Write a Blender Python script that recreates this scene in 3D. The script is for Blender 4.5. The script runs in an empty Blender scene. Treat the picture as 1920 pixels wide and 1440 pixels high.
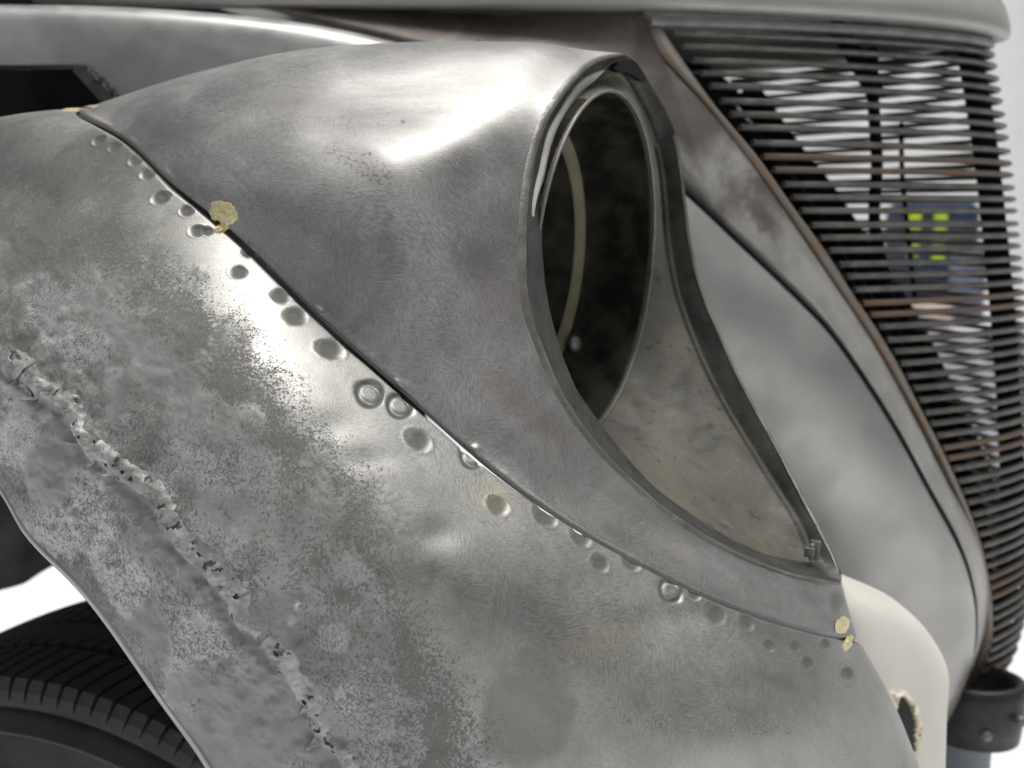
import bpy, bmesh, math, random
import numpy as np
from mathutils import Vector, Matrix

rng = np.random.default_rng(7)
random.seed(7)
SC = bpy.context.scene
COL = SC.collection

# ------------------------------------------------------------------ camera
CAM_H, PITCH, FOC = 0.95, math.radians(8.83), 2059.0
cam = bpy.data.cameras.new("camera")
cam.sensor_width = 36.0
cam.lens = 36.0 * FOC / 1920.0
cam.clip_start, cam.clip_end = 0.02, 400
cam.dof.use_dof = True
cam.dof.focus_distance = 0.54
cam.dof.aperture_fstop = 9.0
cam_o = bpy.data.objects.new("camera", cam)
cam_o.location = (0, 0, CAM_H)
cam_o.rotation_euler = (math.radians(90) - PITCH, 0, 0)
COL.objects.link(cam_o)
SC.camera = cam_o

# ------------------------------------------------------------------ light
SUN_EL, SUN_AZ = math.radians(81), math.radians(50)      # azimuth measured from +Y (away from camera) clockwise
world = bpy.data.worlds.new("World")
SC.world = world
world.use_nodes = True
wn, wl = world.node_tree.nodes, world.node_tree.links
bg = wn["Background"]
sky = wn.new("ShaderNodeTexSky")
sky.sky_type = 'NISHITA'
sky.sun_disc = False
sky.sun_elevation = SUN_EL
sky.sun_rotation = SUN_AZ
sky.dust_density = 6.0
sky.air_density = 1.0
hsv = wn.new("ShaderNodeHueSaturation")
hsv.inputs['Saturation'].default_value = 0.12
wl.new(sky.outputs[0], hsv.inputs['Color'])
wl.new(hsv.outputs[0], bg.inputs[0])
bg.inputs[1].default_value = 0.05
sun = bpy.data.lights.new("sun", 'SUN')
sun.energy = 1.4
sun.angle = math.radians(28)
sun.color = (1.0, 0.97, 0.93)
sun_o = bpy.data.objects.new("sun", sun)
sd = Vector((math.sin(SUN_AZ) * math.cos(SUN_EL), math.cos(SUN_AZ) * math.cos(SUN_EL), math.sin(SUN_EL)))
sun_o.rotation_euler = sd.to_track_quat('Z', 'Y').to_euler()
sun_o.location = sd * 6
COL.objects.link(sun_o)
SC.view_settings.view_transform = 'Standard'
SC.view_settings.look = 'None'
SC.view_settings.exposure = 0.6
SC.view_settings.gamma = 1.0
SC.cycles.max_bounces = 8

# ------------------------------------------------------------------ helpers
RIGHT = np.array([1.0, 0, 0])
FWD = np.array([0, math.cos(PITCH), -math.sin(PITCH)])
UP = np.array([0, math.sin(PITCH), math.cos(PITCH)])
EYE = np.array([0, 0, CAM_H])

def P(px, py=None, d=None):
    """survey point: sight line through a photo pixel, taken at distance d along the optical axis -> world metres"""
    if py is None:
        px = np.asarray(px, float)
        px, py, d = px[..., 0], px[..., 1], px[..., 2]
    px, py, d = np.asarray(px, float), np.asarray(py, float), np.asarray(d, float)
    return (EYE + ((px - 960) / FOC * d)[..., None] * RIGHT + d[..., None] * FWD
            + (-(py - 720) / FOC * d)[..., None] * UP)

def proj(X):
    V = X - EYE
    d = V @ FWD
    return 960 + FOC * (V @ RIGHT) / d, 720 - FOC * (V @ UP) / d, d

# car axes: A forward, B across (away from the camera), heights in z
AX_F = np.array([0.945, -0.326, 0]); AX_F /= np.linalg.norm(AX_F)
AX_L = np.array([0.326, 0.945, 0]); AX_L /= np.linalg.norm(AX_L)
LAMP = P(1130, 480, 0.66); LAMP[2] = 0

def car(a, b, z):
    a, b, z = np.broadcast_arrays(np.asarray(a, float), np.asarray(b, float), np.asarray(z, float))
    return LAMP + a[..., None] * AX_F + b[..., None] * AX_L + z[..., None] * np.array([0, 0, 1.0])

def on_b(px, py, b):
    """sight line through a pixel met with the lengthwise plane at distance b across the car"""
    dr = (px - 960) / FOC * RIGHT + FWD - (py - 720) / FOC * UP
    t = (b - (EYE - LAMP) @ AX_L) / (dr @ AX_L)
    return EYE + t * dr

def to_car(X):
    V = X - LAMP
    return V @ AX_F, V @ AX_L, X[..., 2]

def spl(knots, vals, q):
    """natural cubic spline, vals (n, k)"""
    t = np.asarray(knots, float); y = np.asarray(vals, float)
    sh = y.shape[1:]
    y = y.reshape(len(t), -1)
    n = len(t)
    if n < 3:
        w = ((q - t[0]) / (t[-1] - t[0]))[:, None]
        return ((1 - w) * y[0] + w * y[-1]).reshape((len(q),) + sh)
    h = np.diff(t)
    Am = np.zeros((n, n)); R = np.zeros_like(y)
    Am[0, 0] = Am[-1, -1] = 1
    for i in range(1, n - 1):
        Am[i, i - 1], Am[i, i], Am[i, i + 1] = h[i - 1], 2 * (h[i - 1] + h[i]), h[i]
        R[i] = 6 * ((y[i + 1] - y[i]) / h[i] - (y[i] - y[i - 1]) / h[i - 1])
    M = np.linalg.solve(Am, R)
    q = np.asarray(q, float)
    k = np.clip(np.searchsorted(t, q) - 1, 0, n - 2)
    a = ((t[k + 1] - q) / h[k])[:, None]; b = ((q - t[k]) / h[k])[:, None]
    hk = (h[k] ** 2 / 6)[:, None]
    o = a * y[k] + b * y[k + 1] + ((a ** 3 - a) * M[k] + (b ** 3 - b) * M[k + 1]) * hk
    return o.reshape((len(q),) + sh)

def surf(grid, uq, vq, uk=None, vk=None):
    """bicubic surface through a grid of survey points (already world)"""
    g = np.asarray(grid, float)
    uk = np.arange(g.shape[0]) if uk is None else uk
    vk = np.arange(g.shape[1]) if vk is None else vk
    t = spl(uk, g, uq)                                   # (nu, nv0, 3)
    t = np.swapaxes(t, 0, 1)
    t = spl(vk, t, vq)                                   # (nv, nu, 3)
    return np.swapaxes(t, 0, 1)

def curve(pts, n, closed=False):
    p = np.asarray(pts, float)
    if closed:
        m = len(p)
        p = np.concatenate([p[-3:], p, p[:4]])
        return spl(np.arange(-3, m + 4), p, np.arange(n) * m / n)
    return spl(np.arange(len(p)), p, np.linspace(0, len(p) - 1, n))

def normals(X):
    du = np.gradient(X, axis=0); dv = np.gradient(X, axis=1)
    n = np.cross(du, dv)
    return n / (np.linalg.norm(n, axis=-1, keepdims=True) + 1e-12)

def smooth(e0, e1, x):
    t = np.clip((x - e0) / (e1 - e0), 0, 1)
    return t * t * (3 - 2 * t)

def vnoise(Q, seed=0):
    """value noise, Q (...,3) in cells, -> 0..1"""
    i = np.floor(Q).astype(np.int64); f = Q - i
    f = f * f * (3 - 2 * f)
    def h(dx, dy, dz):
        n = (i[..., 0] + dx) * 374761393 + (i[..., 1] + dy) * 668265263 + (i[..., 2] + dz) * 2147483647 + seed * 144665
        n = (n ^ (n >> 13)) * 1274126177
        n = n ^ (n >> 16)
        return (n & 0xFFFF) / 65535.0
    r = 0
    for dx in (0, 1):
        for dy in (0, 1):
            for dz in (0, 1):
                w = (f[..., 0] if dx else 1 - f[..., 0]) * (f[..., 1] if dy else 1 - f[..., 1]) * (f[..., 2] if dz else 1 - f[..., 2])
                r = r + w * h(dx, dy, dz)
    return r

def fbm(X, scale, octv=3, seed=0):
    s, a, t = 0, 1.0, 0
    for o in range(octv):
        s = s + a * vnoise(X * scale * 2 ** o + 31.7 * o, seed + o); t += a; a *= 0.5
    return s / t

def polydist(px, py, line):
    """signed distance to a polyline in surface survey units and the running fraction along it; + is right-hand/above side"""
    best = np.full(px.shape, 1e9); sgn = np.ones(px.shape); tt = np.zeros(px.shape)
    L = np.asarray(line, float)
    for k in range(len(L) - 1):
        a, b = L[k], L[k + 1]; d = b - a
        t = np.clip(((px - a[0]) * d[0] + (py - a[1]) * d[1]) / (d @ d), 0, 1)
        ex, ey = px - a[0] - t * d[0], py - a[1] - t * d[1]
        r = np.hypot(ex, ey)
        m = r < best
        best[m] = r[m]; tt[m] = (k + t)[m]
        c = d[0] * ey - d[1] * ex
        sgn[m] = np.where(c > 0, -1, 1)[m]
    return best * sgn, tt

def link(o, parent=None):
    COL.objects.link(o)
    if parent is not None:
        o.parent = parent
    return o

def mesh_obj(name, verts, faces, mats, parent=None, sm=True, midx=None):
    me = bpy.data.meshes.new(name)
    v = np.asarray(verts, np.float32).reshape(-1, 3)
    if isinstance(faces, np.ndarray):
        me.vertices.add(len(v)); me.vertices.foreach_set('co', v.ravel())
        nf, k = faces.shape
        me.loops.add(nf * k); me.loops.foreach_set('vertex_index', faces.astype(np.int32).ravel())
        me.polygons.add(nf)
        me.polygons.foreach_set('loop_start', np.arange(0, nf * k, k, dtype=np.int32))
        me.update(calc_edges=True)
        me.validate()
    else:
        me.from_pydata([tuple(map(float, p)) for p in v], [], faces)
        me.update()
    for m in (mats if isinstance(mats, (list, tuple)) else [mats]):
        me.materials.append(m)
    if midx is not None:
        me.polygons.foreach_set('material_index', np.asarray(midx, np.int32))
    if sm:
        me.polygons.foreach_set('use_smooth', np.ones(len(me.polygons), bool))
    o = bpy.data.objects.new(name, me)
    return link(o, parent)

def grid_faces(nu, nv, wrap_u=False, wrap_v=False):
    a = np.arange(nu * nv).reshape(nu, nv)
    if wrap_u: a = np.concatenate([a, a[:1]], 0)
    if wrap_v: a = np.concatenate([a, a[:, :1]], 1)
    return np.stack([a[:-1, :-1], a[1:, :-1], a[1:, 1:], a[:-1, 1:]], -1).reshape(-1, 4)

def flip_to_eye(X, F, eye=EYE):
    """orient quads of a sheet towards the viewer's side so that bump relief reads the right way"""
    v = X.reshape(-1, 3)
    c = v[F].mean(1); n = np.cross(v[F[:, 2]] - v[F[:, 0]], v[F[:, 3]] - v[F[:, 1]])
    if np.sum(np.sum(n * (eye - c), 1) > 0) < len(F) / 2:
        F = F[:, ::-1]
    return F

def sheet(name, X, mats, parent, thick=0.0, sm=True, keep=None):
    nu, nv = X.shape[:2]
    F = flip_to_eye(X, grid_faces(nu, nv))
    if keep is not None:
        F = F[keep.ravel()]
    o = mesh_obj(name, X, F, mats, parent, sm)
    if thick:
        m = o.modifiers.new("thickness", 'SOLIDIFY'); m.thickness = thick; m.offset = -1
    return o

def tube(pts, r, n=8, flat=1.0, closed=False):
    """round bar along a 3D path; r scalar or per point"""
    p = np.asarray(pts, float); m = len(p)
    r = np.broadcast_to(np.asarray(r, float), (m,))
    if closed:
        t = np.roll(p, -1, 0) - np.roll(p, 1, 0)
    else:
        t = np.gradient(p, axis=0)
    t /= np.linalg.norm(t, axis=1, keepdims=True)
    ref = np.array([0, 0, 1.0])
    if abs(t[m // 2] @ ref) > 0.9: ref = np.array([0, 1.0, 0])
    s = np.cross(t, ref); s /= np.linalg.norm(s, axis=1, keepdims=True)
    u = np.cross(s, t)
    ang = np.arange(n) / n * 2 * np.pi
    V = p[:, None] + r[:, None, None] * (np.cos(ang)[None, :, None] * s[:, None] * flat + np.sin(ang)[None, :, None] * u[:, None])
    F = [tuple(map(int, f)) for f in grid_faces(m, n, wrap_u=closed, wrap_v=True)]
    if not closed:
        F.append(tuple(range(n))[::-1]); F.append(tuple(range((m - 1) * n, m * n)))
    return V.reshape(-1, 3), F

def box_bm(bm, c, ax, ay, az):
    """box with centre c and half-axis vectors"""
    c, ax, ay, az = map(lambda q: Vector([float(k) for k in q]), (c, ax, ay, az))
    vs = [bm.verts.new(c + sx * ax + sy * ay + sz * az) for sx in (-1, 1) for sy in (-1, 1) for sz in (-1, 1)]
    for f in ((0, 1, 3, 2), (4, 6, 7, 5), (0, 4, 5, 1), (2, 3, 7, 6), (0, 2, 6, 4), (1, 5, 7, 3)):
        bm.faces.new([vs[k] for k in f])

def bm_obj(name, bm, mat, parent=None, bevel=0.0, sm=True):
    bmesh.ops.recalc_face_normals(bm, faces=bm.faces)
    if bevel:
        bmesh.ops.bevel(bm, geom=list(bm.edges), offset=bevel, segments=2, affect='EDGES', profile=0.6)
    me = bpy.data.meshes.new(name); bm.to_mesh(me); bm.free()
    me.materials.append(mat)
    if sm: me.polygons.foreach_set('use_smooth', np.ones(len(me.polygons), bool))
    return link(bpy.data.objects.new(name, me), parent)

def lathe(profile, c, axis, n=40):
    """profile list of (radius, along) revolved around axis through c"""
    axis = np.asarray(axis, float); axis = axis / np.linalg.norm(axis)
    ref = np.array([0, 0, 1.0]) if abs(axis[2]) < 0.9 else np.array([0, 1.0, 0])
    e1 = np.cross(axis, ref); e1 /= np.linalg.norm(e1); e2 = np.cross(axis, e1)
    ang = np.arange(n) / n * 2 * np.pi
    pr = np.asarray(profile, float)
    return c + pr[:, None, 1:2] * axis + pr[:, None, 0:1] * (np.cos(ang)[None, :, None] * e1 + np.sin(ang)[None, :, None] * e2)

def tag(o, label=None, cat=None, group=None, kind=None):
    if label: o['label'] = label
    if cat: o['category'] = cat
    if group: o['group'] = group
    if kind: o['kind'] = kind
    return o

# ------------------------------------------------------------------ materials
class NT:
    def __init__(s, name):
        s.m = bpy.data.materials.new(name); s.m.use_nodes = True
        s.t = s.m.node_tree; s.n = s.t.nodes; s.b = s.n["Principled BSDF"]
        s.co = s.n.new("ShaderNodeTexCoord").outputs['Object']
    def set(s, **k):
        for a, v in k.items():
            s.plug(v, s.b.inputs[a.replace('_', ' ')])
        return s
    def plug(s, v, sock):
        if isinstance(v, bpy.types.NodeSocket): s.t.links.new(v, sock)
        else:
            if hasattr(sock.default_value, '__len__') and not hasattr(v, '__len__'): v = (v, v, v, 1)
            if hasattr(v, '__len__') and len(v) == 3 and len(sock.default_value) == 4: v = (*v, 1)
            sock.default_value = v
    def noise(s, scale, detail=3, rough=0.55, dist=0.0, co=None, stretch=None, rot=None):
        co = co or s.co
        if stretch or rot:
            mp = s.n.new("ShaderNodeMapping")
            s.t.links.new(co, mp.inputs[0])
            if stretch: mp.inputs['Scale'].default_value = stretch
            if rot: mp.inputs['Rotation'].default_value = rot
            co = mp.outputs[0]
        k = s.n.new("ShaderNodeTexNoise"); s.t.links.new(co, k.inputs['Vector'])
        k.inputs['Scale'].default_value = scale; k.inputs['Detail'].default_value = detail
        k.inputs['Roughness'].default_value = rough; k.inputs['Distortion'].default_value = dist
        return k.outputs['Fac']
    def voro(s, scale, feature='F1', out='Distance', rnd=1.0):
        k = s.n.new("ShaderNodeTexVoronoi"); s.t.links.new(s.co, k.inputs['Vector'])
        k.feature = feature; k.inputs['Scale'].default_value = scale
        k.inputs['Randomness'].default_value = rnd
        return k.outputs[out]
    def math(s, op, a, b=0.0, c=None, clamp=False):
        k = s.n.new("ShaderNodeMath"); k.operation = op; k.use_clamp = clamp
        s.plug(a, k.inputs[0]); s.plug(b, k.inputs[1])
        if c is not None: s.plug(c, k.inputs[2])
        return k.outputs[0]
    def ramp(s, v, lo, hi, a=0.0, b=1.0):
        k = s.n.new("ShaderNodeMapRange"); k.interpolation_type = 'SMOOTHSTEP'
        s.plug(v, k.inputs[0])
        s.plug(lo, k.inputs[1]); s.plug(hi, k.inputs[2]); s.plug(a, k.inputs[3]); s.plug(b, k.inputs[4])
        return k.outputs[0]
    def mix(s, f, a, b, mode='MIX'):
        k = s.n.new("ShaderNodeMix"); k.data_type = 'RGBA'; k.blend_type = mode
        s.plug(f, k.inputs[0]); s.plug(a, k.inputs[6]); s.plug(b, k.inputs[7])
        return k.outputs[2]
    def attr(s, name):
        k = s.n.new("ShaderNodeAttribute"); k.attribute_name = name
        sp = s.n.new("ShaderNodeSeparateColor"); s.t.links.new(k.outputs['Color'], sp.inputs[0])
        return sp.outputs[0], sp.outputs[1], sp.outputs[2]
    def bump(s, h, strength=0.5, dist=0.001, prev=None):
        k = s.n.new("ShaderNodeBump"); s.plug(h, k.inputs['Height'])
        s.plug(strength, k.inputs['Strength']); k.inputs['Distance'].default_value = dist
        if prev is not None: s.t.links.new(prev, k.inputs['Normal'])
        return k.outputs[0]

def simple(name, col, rough=0.5, metal=0.0, vary=0.25, nscale=30, bump=0.0, bscale=300, col2=None, spec=0.5):
    t = NT(name)
    n = t.noise(nscale, 4)
    c2 = col2 or tuple(c * (1 - vary) for c in col)
    t.set(Base_Color=t.mix(t.ramp(n, .35, .65), col, c2), Metallic=metal, Specular_IOR_Level=spec,
          Roughness=t.ramp(t.noise(nscale * 3, 3), .3, .7, max(rough - .08, .03), min(rough + .08, 1)))
    if bump:
        t.set(Normal=t.bump(t.noise(bscale, 3), bump, 0.001))
    return t.m

def metal_skin(name, zones=False, base=(.42, .415, .403), rough=.47):
    """bare sanded sheet steel; zones adds the lead-filled, pitted and primed areas read from the mesh"""
    t = NT(name)
    big = t.noise(9, 4, .6, .6)
    mid = t.noise(45, 4, .6, .3)
    st1 = t.noise(1.0, 3, .6, .2, stretch=(1500, 260, 260), rot=(.3, .6, .4))
    st2 = t.noise(1.0, 3, .6, .2, stretch=(330, 1600, 330), rot=(.9, .2, .7))
    st3 = t.noise(1.0, 3, .6, .2, stretch=(300, 300, 1600), rot=(-.4, .5, .3))
    pick = t.ramp(t.noise(28, 2, .5, .8), .42, .58)
    pick2 = t.ramp(t.noise(37, 2, .5, .8), .5, .6)
    sc = t.math('ADD', t.math('MULTIPLY', st1, pick), t.math('MULTIPLY', st2, t.math('SUBTRACT', 1.0, pick)))
    sc = t.math('ADD', t.math('MULTIPLY', sc, t.math('SUBTRACT', 1.0, pick2)), t.math('MULTIPLY', st3, pick2))
    grain = t.noise(1500, 2, .6)
    tone = t.ramp(big, .36, .64, 0.70, 1.05)
    tone = t.math('MULTIPLY', tone, t.ramp(mid, .3, .7, .96, 1.03))
    tone = t.math('MULTIPLY', tone, t.ramp(sc, .3, .7, .88, 1.1))
    lines = t.noise(1.0, 2, .7, 0, stretch=(1900, 45, 1900), rot=(.55, .25, .7))
    lines2 = t.noise(1.0, 2, .7, 0, stretch=(50, 2100, 1300), rot=(.2, .5, -.6))
    tone = t.math('MULTIPLY', tone, t.ramp(lines, .3, .7, .93, 1.06))
    tone = t.math('MULTIPLY', tone, t.ramp(lines2, .3, .7, .94, 1.05))
    gc = t.n.new("ShaderNodeCombineColor")
    for k in range(3): t.plug(tone, gc.inputs[k])
    met = t.mix(1.0, base, gc.outputs[0], 'MULTIPLY')
    # faint heat tint left by welding
    met = t.mix(t.ramp(t.noise(13, 3, .6, .5), .58, .75, 0, .35), met, (.56, .53, .44))
    rg = t.math('ADD', t.ramp(mid, .3, .7, rough - .03, rough + .04), t.ramp(sc, .3, .7, -.05, .06))
    n1 = t.bump(lines, .16, .0003)
    n1 = t.bump(sc, .22, .0003, n1)
    n1 = t.bump(grain, .25, .00025, n1)
    if not zones:
        st, pk, yl = t.attr("stain")
        met = t.mix(st, met, (.17, .165, .165))
        met = t.mix(pk, met, (.42, .30, .27))
        t.set(Base_Color=met, Metallic=1.0, Roughness=t.math('ADD', rg, t.math('MULTIPLY', st, .15)), Normal=n1)
        return t.m
    matte, pit, prim = t.attr("zones")
    st, pale, br = t.attr("stain")
    # lead filler: pale grey with dark worm-like pits
    pn = t.noise(1.0, 3, .62, 1.2, stretch=(760, 760, 620))
    pn2 = t.noise(260, 3, .6, .8)
    thr = t.ramp(pit, 0, 1, .36, .60)
    hole = t.ramp(pn, t.math('SUBTRACT', thr, .05), t.math('ADD', thr, .035), 1.0, 0.0)
    hole = t.math('MULTIPLY', hole, t.ramp(pit, .02, .14))
    lead = t.mix(t.ramp(t.noise(22, 4, .6, .5), .36, .66), (.25, .25, .237), (.43, .43, .42))
    lead = t.mix(pale, lead, (.62, .625, .63))
    lead = t.mix(t.ramp(pn2, .35, .7, 0, .35), lead, (.30, .30, .285))
    prc = t.mix(t.ramp(t.noise(60, 3), .3, .7), (.25, .255, .25), (.31, .315, .31))
    lead = t.mix(prim, lead, prc)
    col = t.mix(matte, met, lead)
    col = t.mix(t.math('MULTIPLY', hole, .8), col, (.18, .175, .16))
    col = t.mix(st, col, (.12, .12, .11))
    col = t.mix(br, col, (.47, .38, .17))
    mt = t.math('SUBTRACT', 1.0, t.math('MULTIPLY', matte, .62))
    mt = t.math('MULTIPLY', mt, t.math('SUBTRACT', 1.0, t.math('MULTIPLY', hole, .7)))
    mt = t.math('MULTIPLY', mt, t.math('SUBTRACT', 1.0, t.math('MULTIPLY', prim, .8)))
    mt = t.math('MULTIPLY', mt, t.math('SUBTRACT', 1.0, t.math('MULTIPLY', st, .6)))
    r2 = t.math('ADD', t.math('MULTIPLY', matte, .16), t.math('MULTIPLY', hole, .3))
    rr = t.math('ADD', rg, t.math('ADD', r2, t.math('MULTIPLY', st, .25)), clamp=True)
    nn = t.bump(t.math('SUBTRACT', 1.0, hole), t.math('MULTIPLY', t.ramp(pit, 0, .3), .7), .0007, n1)
    nn = t.bump(t.noise(420, 3, .6), t.math('MULTIPLY', matte, t.math('SUBTRACT', .5, t.math('MULTIPLY', prim, .35))), .0006, nn)
    t.set(Base_Color=col, Metallic=mt, Roughness=rr, Normal=nn)
    return t.m

M = {}
M['fender'] = metal_skin('sanded steel and lead', zones=True, base=(.42, .42, .397))
M['nacelle'] = metal_skin('sanded steel')
M['panel'] = simple('sanded grey panel', (.47, .47, .46), .40, .85, .2, 14, .12, 700)
M['apron'] = simple('pale steel apron', (.47, .465, .445), .44, .9, .12, 7, .1, 600)
def shell_mat():
    t = NT('brown grey steel')
    sp = t.n.new('ShaderNodeSeparateXYZ'); t.t.links.new(t.co, sp.inputs[0])
    n = t.noise(11, 5, .6, .8)
    h = t.math('ADD', sp.outputs[2], t.math('MULTIPLY', t.math('SUBTRACT', n, .5), .5))
    grey = t.mix(t.ramp(t.noise(40, 4), .35, .65), (.46, .455, .43), (.37, .365, .34))
    rust = t.mix(t.ramp(t.noise(17, 4, .6, .6), .38, .62), (.115, .097, .087), (.19, .168, .15))
    t.set(Base_Color=t.mix(t.ramp(h, .90, 1.04), grey, rust), Metallic=.55, Roughness=t.ramp(n, .3, .7, .42, .56), Normal=t.bump(t.noise(500, 3), .15, .001))
    return t.m
M['shell'] = shell_mat()
M['shell_rust'] = simple('rust stained edge', (.27, .20, .15), .5, .5, .3, 60, .3, 500, col2=(.26, .25, .23))
M['hood'] = simple('hood primer', (.42, .42, .40), .45, .5, .12, 9, .05, 500)
M['bar'] = simple('grille bar steel', (.17, .165, .15), .42, .6, .25, 60, .2, 900, col2=(.11, .105, .095))
M['bar_rust'] = simple('rusty grille bar', (.18, .115, .075), .55, .4, .3, 45, .3, 900, col2=(.13, .11, .095))
M['rail'] = simple('green grey rail', (.25, .28, .26), .4, .4, .3, 40)
M['dark'] = simple('dark shadowed metal', (.012, .012, .013), .8, .0, .3, 20, spec=.12)  # near-black, so the car's inside reads as deep shade by colour
M['black'] = simple('black paint', (.018, .018, .02), .45, .0, .3, 40, .4, 250)
M['flange'] = simple('dull grey flange', (.085, .085, .078), .55, .5, .35, 70, .35, 700)
M['sealer'] = simple('pale sealer', (.62, .61, .54), .7, 0, .15, 60, .2, 500)
def olive_mat():
    t = NT('stained olive primer')
    c = t.mix(t.ramp(t.noise(24, 5, .6, .6), .36, .62), (.150, .142, .112), (.105, .103, .085))
    c = t.mix(t.ramp(t.noise(16, 5, .65, 1.0), .54, .80), c, (.055, .053, .05))
    c = t.mix(t.ramp(t.noise(130, 4, .6), .60, .68, 0, .7), c, (.05, .048, .04))
    t.set(Base_Color=c, Metallic=.0, Specular_IOR_Level=.3, Roughness=t.ramp(t.noise(60, 4), .3, .7, .48, .66), Normal=t.bump(t.noise(420, 3), .3, .001))
    return t.m
M['olive'] = olive_mat()
M['cream'] = simple('cream primer', (.74, .71, .64), .6, 0, .08, 12, .1, 500)
M['filler'] = simple('cream body filler', (.70, .63, .47), .8, 0, .2, 60, .5, 250)
M['brass'] = simple('brass braze', (.78, .66, .30), .42, .6, .35, 300, .6, 700, col2=(.70, .66, .48))
M['rubber'] = simple('tyre rubber', (.038, .040, .046), .6, 0, .45, 18, .3, 900)
M['ink'] = simple('violet ink', (.16, .16, .30), .6)

# ------------------------------------------------------------------ setting
def white_floor():
    t = NT('pale concrete')
    c = t.mix(t.ramp(t.noise(3, 5), .35, .65), (.86, .86, .88), (.80, .81, .84))
    t.set(Base_Color=c, Roughness=.6)
    bm = bmesh.new()
    vs = [bm.verts.new(p) for p in ((-60, -60, 0), (60, -60, 0), (60, 60, 0), (-60, 60, 0))]
    bm.faces.new(vs)
    o = bm_obj('floor', bm, t.m, None, sm=False)
    tag(o, 'pale sunlit concrete floor under and beyond the car', 'floor', kind='structure')
white_floor()

def back_wall():
    t = NT('white wall paint')
    cl = t.mix(t.ramp(t.noise(2, 4), .35, .65), (.90, .91, .905), (.84, .865, .86))
    t.set(Base_Color=cl, Roughness=.55)
    tr = t.n.new('ShaderNodeBsdfTranslucent'); t.plug(cl, tr.inputs[0])       # thin sheeting that lets the daylight behind it through
    mx = t.n.new('ShaderNodeMixShader'); mx.inputs[0].default_value = .85
    out = t.n['Material Output']
    t.t.links.new(t.b.outputs[0], mx.inputs[1]); t.t.links.new(tr.outputs[0], mx.inputs[2]); t.t.links.new(mx.outputs[0], out.inputs[0])
    xs, zs = [], [0.0, 3.6]
    x = -7.0
    prof = []
    while x < 9:
        for dx, dy in ((0, 0), (.10, 0), (.125, -.03), (.175, -.03), (.20, 0)):
            prof.append((x + dx, 5.2 + dy))
        x += .2001
    prof = np.array(prof)
    X = np.zeros((len(prof), 2, 3)); X[:, :, 0] = prof[:, :1]; X[:, :, 1] = prof[:, 1:]
    X[:, 0, 2] = 0; X[:, 1, 2] = 3.6
    o = sheet('wall', X, t.m, None, sm=False)
    tag(o, 'white ribbed sheeting wall standing behind the car', 'wall')
back_wall()

# ------------------------------------------------------------------ the car
CAR = bpy.data.objects.new('car', None)
CAR.location = (LAMP[0], LAMP[1], 0)
COL.objects.link(CAR)
tag(CAR, 'stripped vintage car of bare welded steel with an empty headlight opening and a barred grille', 'car')
bpy.context.view_layer.update()
INV = CAR.matrix_world.inverted()
def own(o, parent=None):
    """hang a world-placed mesh under its thing without moving it"""
    o.parent = parent or CAR
    base = CAR if (parent is None or parent is CAR) else None
    o.matrix_parent_inverse = INV if base else Matrix.Identity(4)
    return o

# -- front fender: rows run from the weld seam down to the wheel arch
FG = [
 [(330,205,.92),(150,235,.92),(-50,270,.93),(-250,330,.95),(-450,420,.98)],
 [(150,206,.690),(0,222,.700),(-150,255,.73),(-300,310,.76),(-480,400,.80)],
 [(215,250,.624),(50,310,.629),(-110,390,.655),(-270,480,.68),(-430,580,.71)],
 [(310,335,.583),(150,420,.577),(-10,520,.590),(-160,630,.61),(-290,740,.64)],
 [(425,430,.563),(285,540,.540),(130,670,.540),(-10,790,.555),(-75,850,.590)],
 [(590,590,.541),(450,690,.503),(310,800,.503),(160,910,.522),(40,985,.565)],
 [(745,728,.531),(600,830,.488),(450,930,.486),(290,1020,.503),(140,1092,.545)],
 [(885,850,.529),(740,970,.482),(580,1080,.476),(400,1160,.490),(235,1215,.530)],
 [(1060,975,.530),(930,1110,.484),(760,1240,.474),(550,1320,.484),(330,1350,.520)],
 [(1280,1095,.543),(1180,1260,.499),(1000,1420,.486),(720,1530,.490),(430,1550,.510)],
 [(1480,1172,.573),(1440,1350,.526),(1330,1560,.510),(1000,1750,.500),(560,1800,.505)],
 [(1605,1200,.640),(1648,1290,.620),(1700,1450,.600),(1680,1750,.585),(1200,2050,.570)],
 [(1580,1190,.740),(1620,1290,.740),(1670,1450,.730),(1650,1800,.720),(1300,2100,.700)],
]
# -- lamp housing: rows run from the headlight opening out to the weld seam
NG = [
 [(1283,375,.800),(1040,200,.930),(700,170,.930)],
 [(1168,100,.690),(850,80,.690),(500,105,.690)],
 [(1090,124,.634),(800,150,.608),(480,190,.604)],
 [(1017,219,.592),(780,250,.561),(520,300,.562)],
 [(985,315,.581),(790,350,.545),(600,400,.542)],
 [(974,470,.566),(840,510,.541),(705,555,.534)],
 [(990,612,.562),(910,660,.545),(825,700,.534)],
 [(1050,750,.564),(990,790,.551),(935,825,.537)],
 [(1165,892,.574),(1120,930,.563),(1085,955,.546)],
 [(1335,1017,.598),(1310,1050,.582),(1292,1078,.560)],
 [(1450,1068,.623),(1458,1105,.611),(1470,1142,.590)],
 [(1572,1096,.665),(1583,1130,.664),(1594,1168,.655)],
 [(1562,1090,.75),(1565,1120,.752),(1572,1155,.748)],
]
for r, f in zip(NG, FG):
    r.append(f[0])
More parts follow.
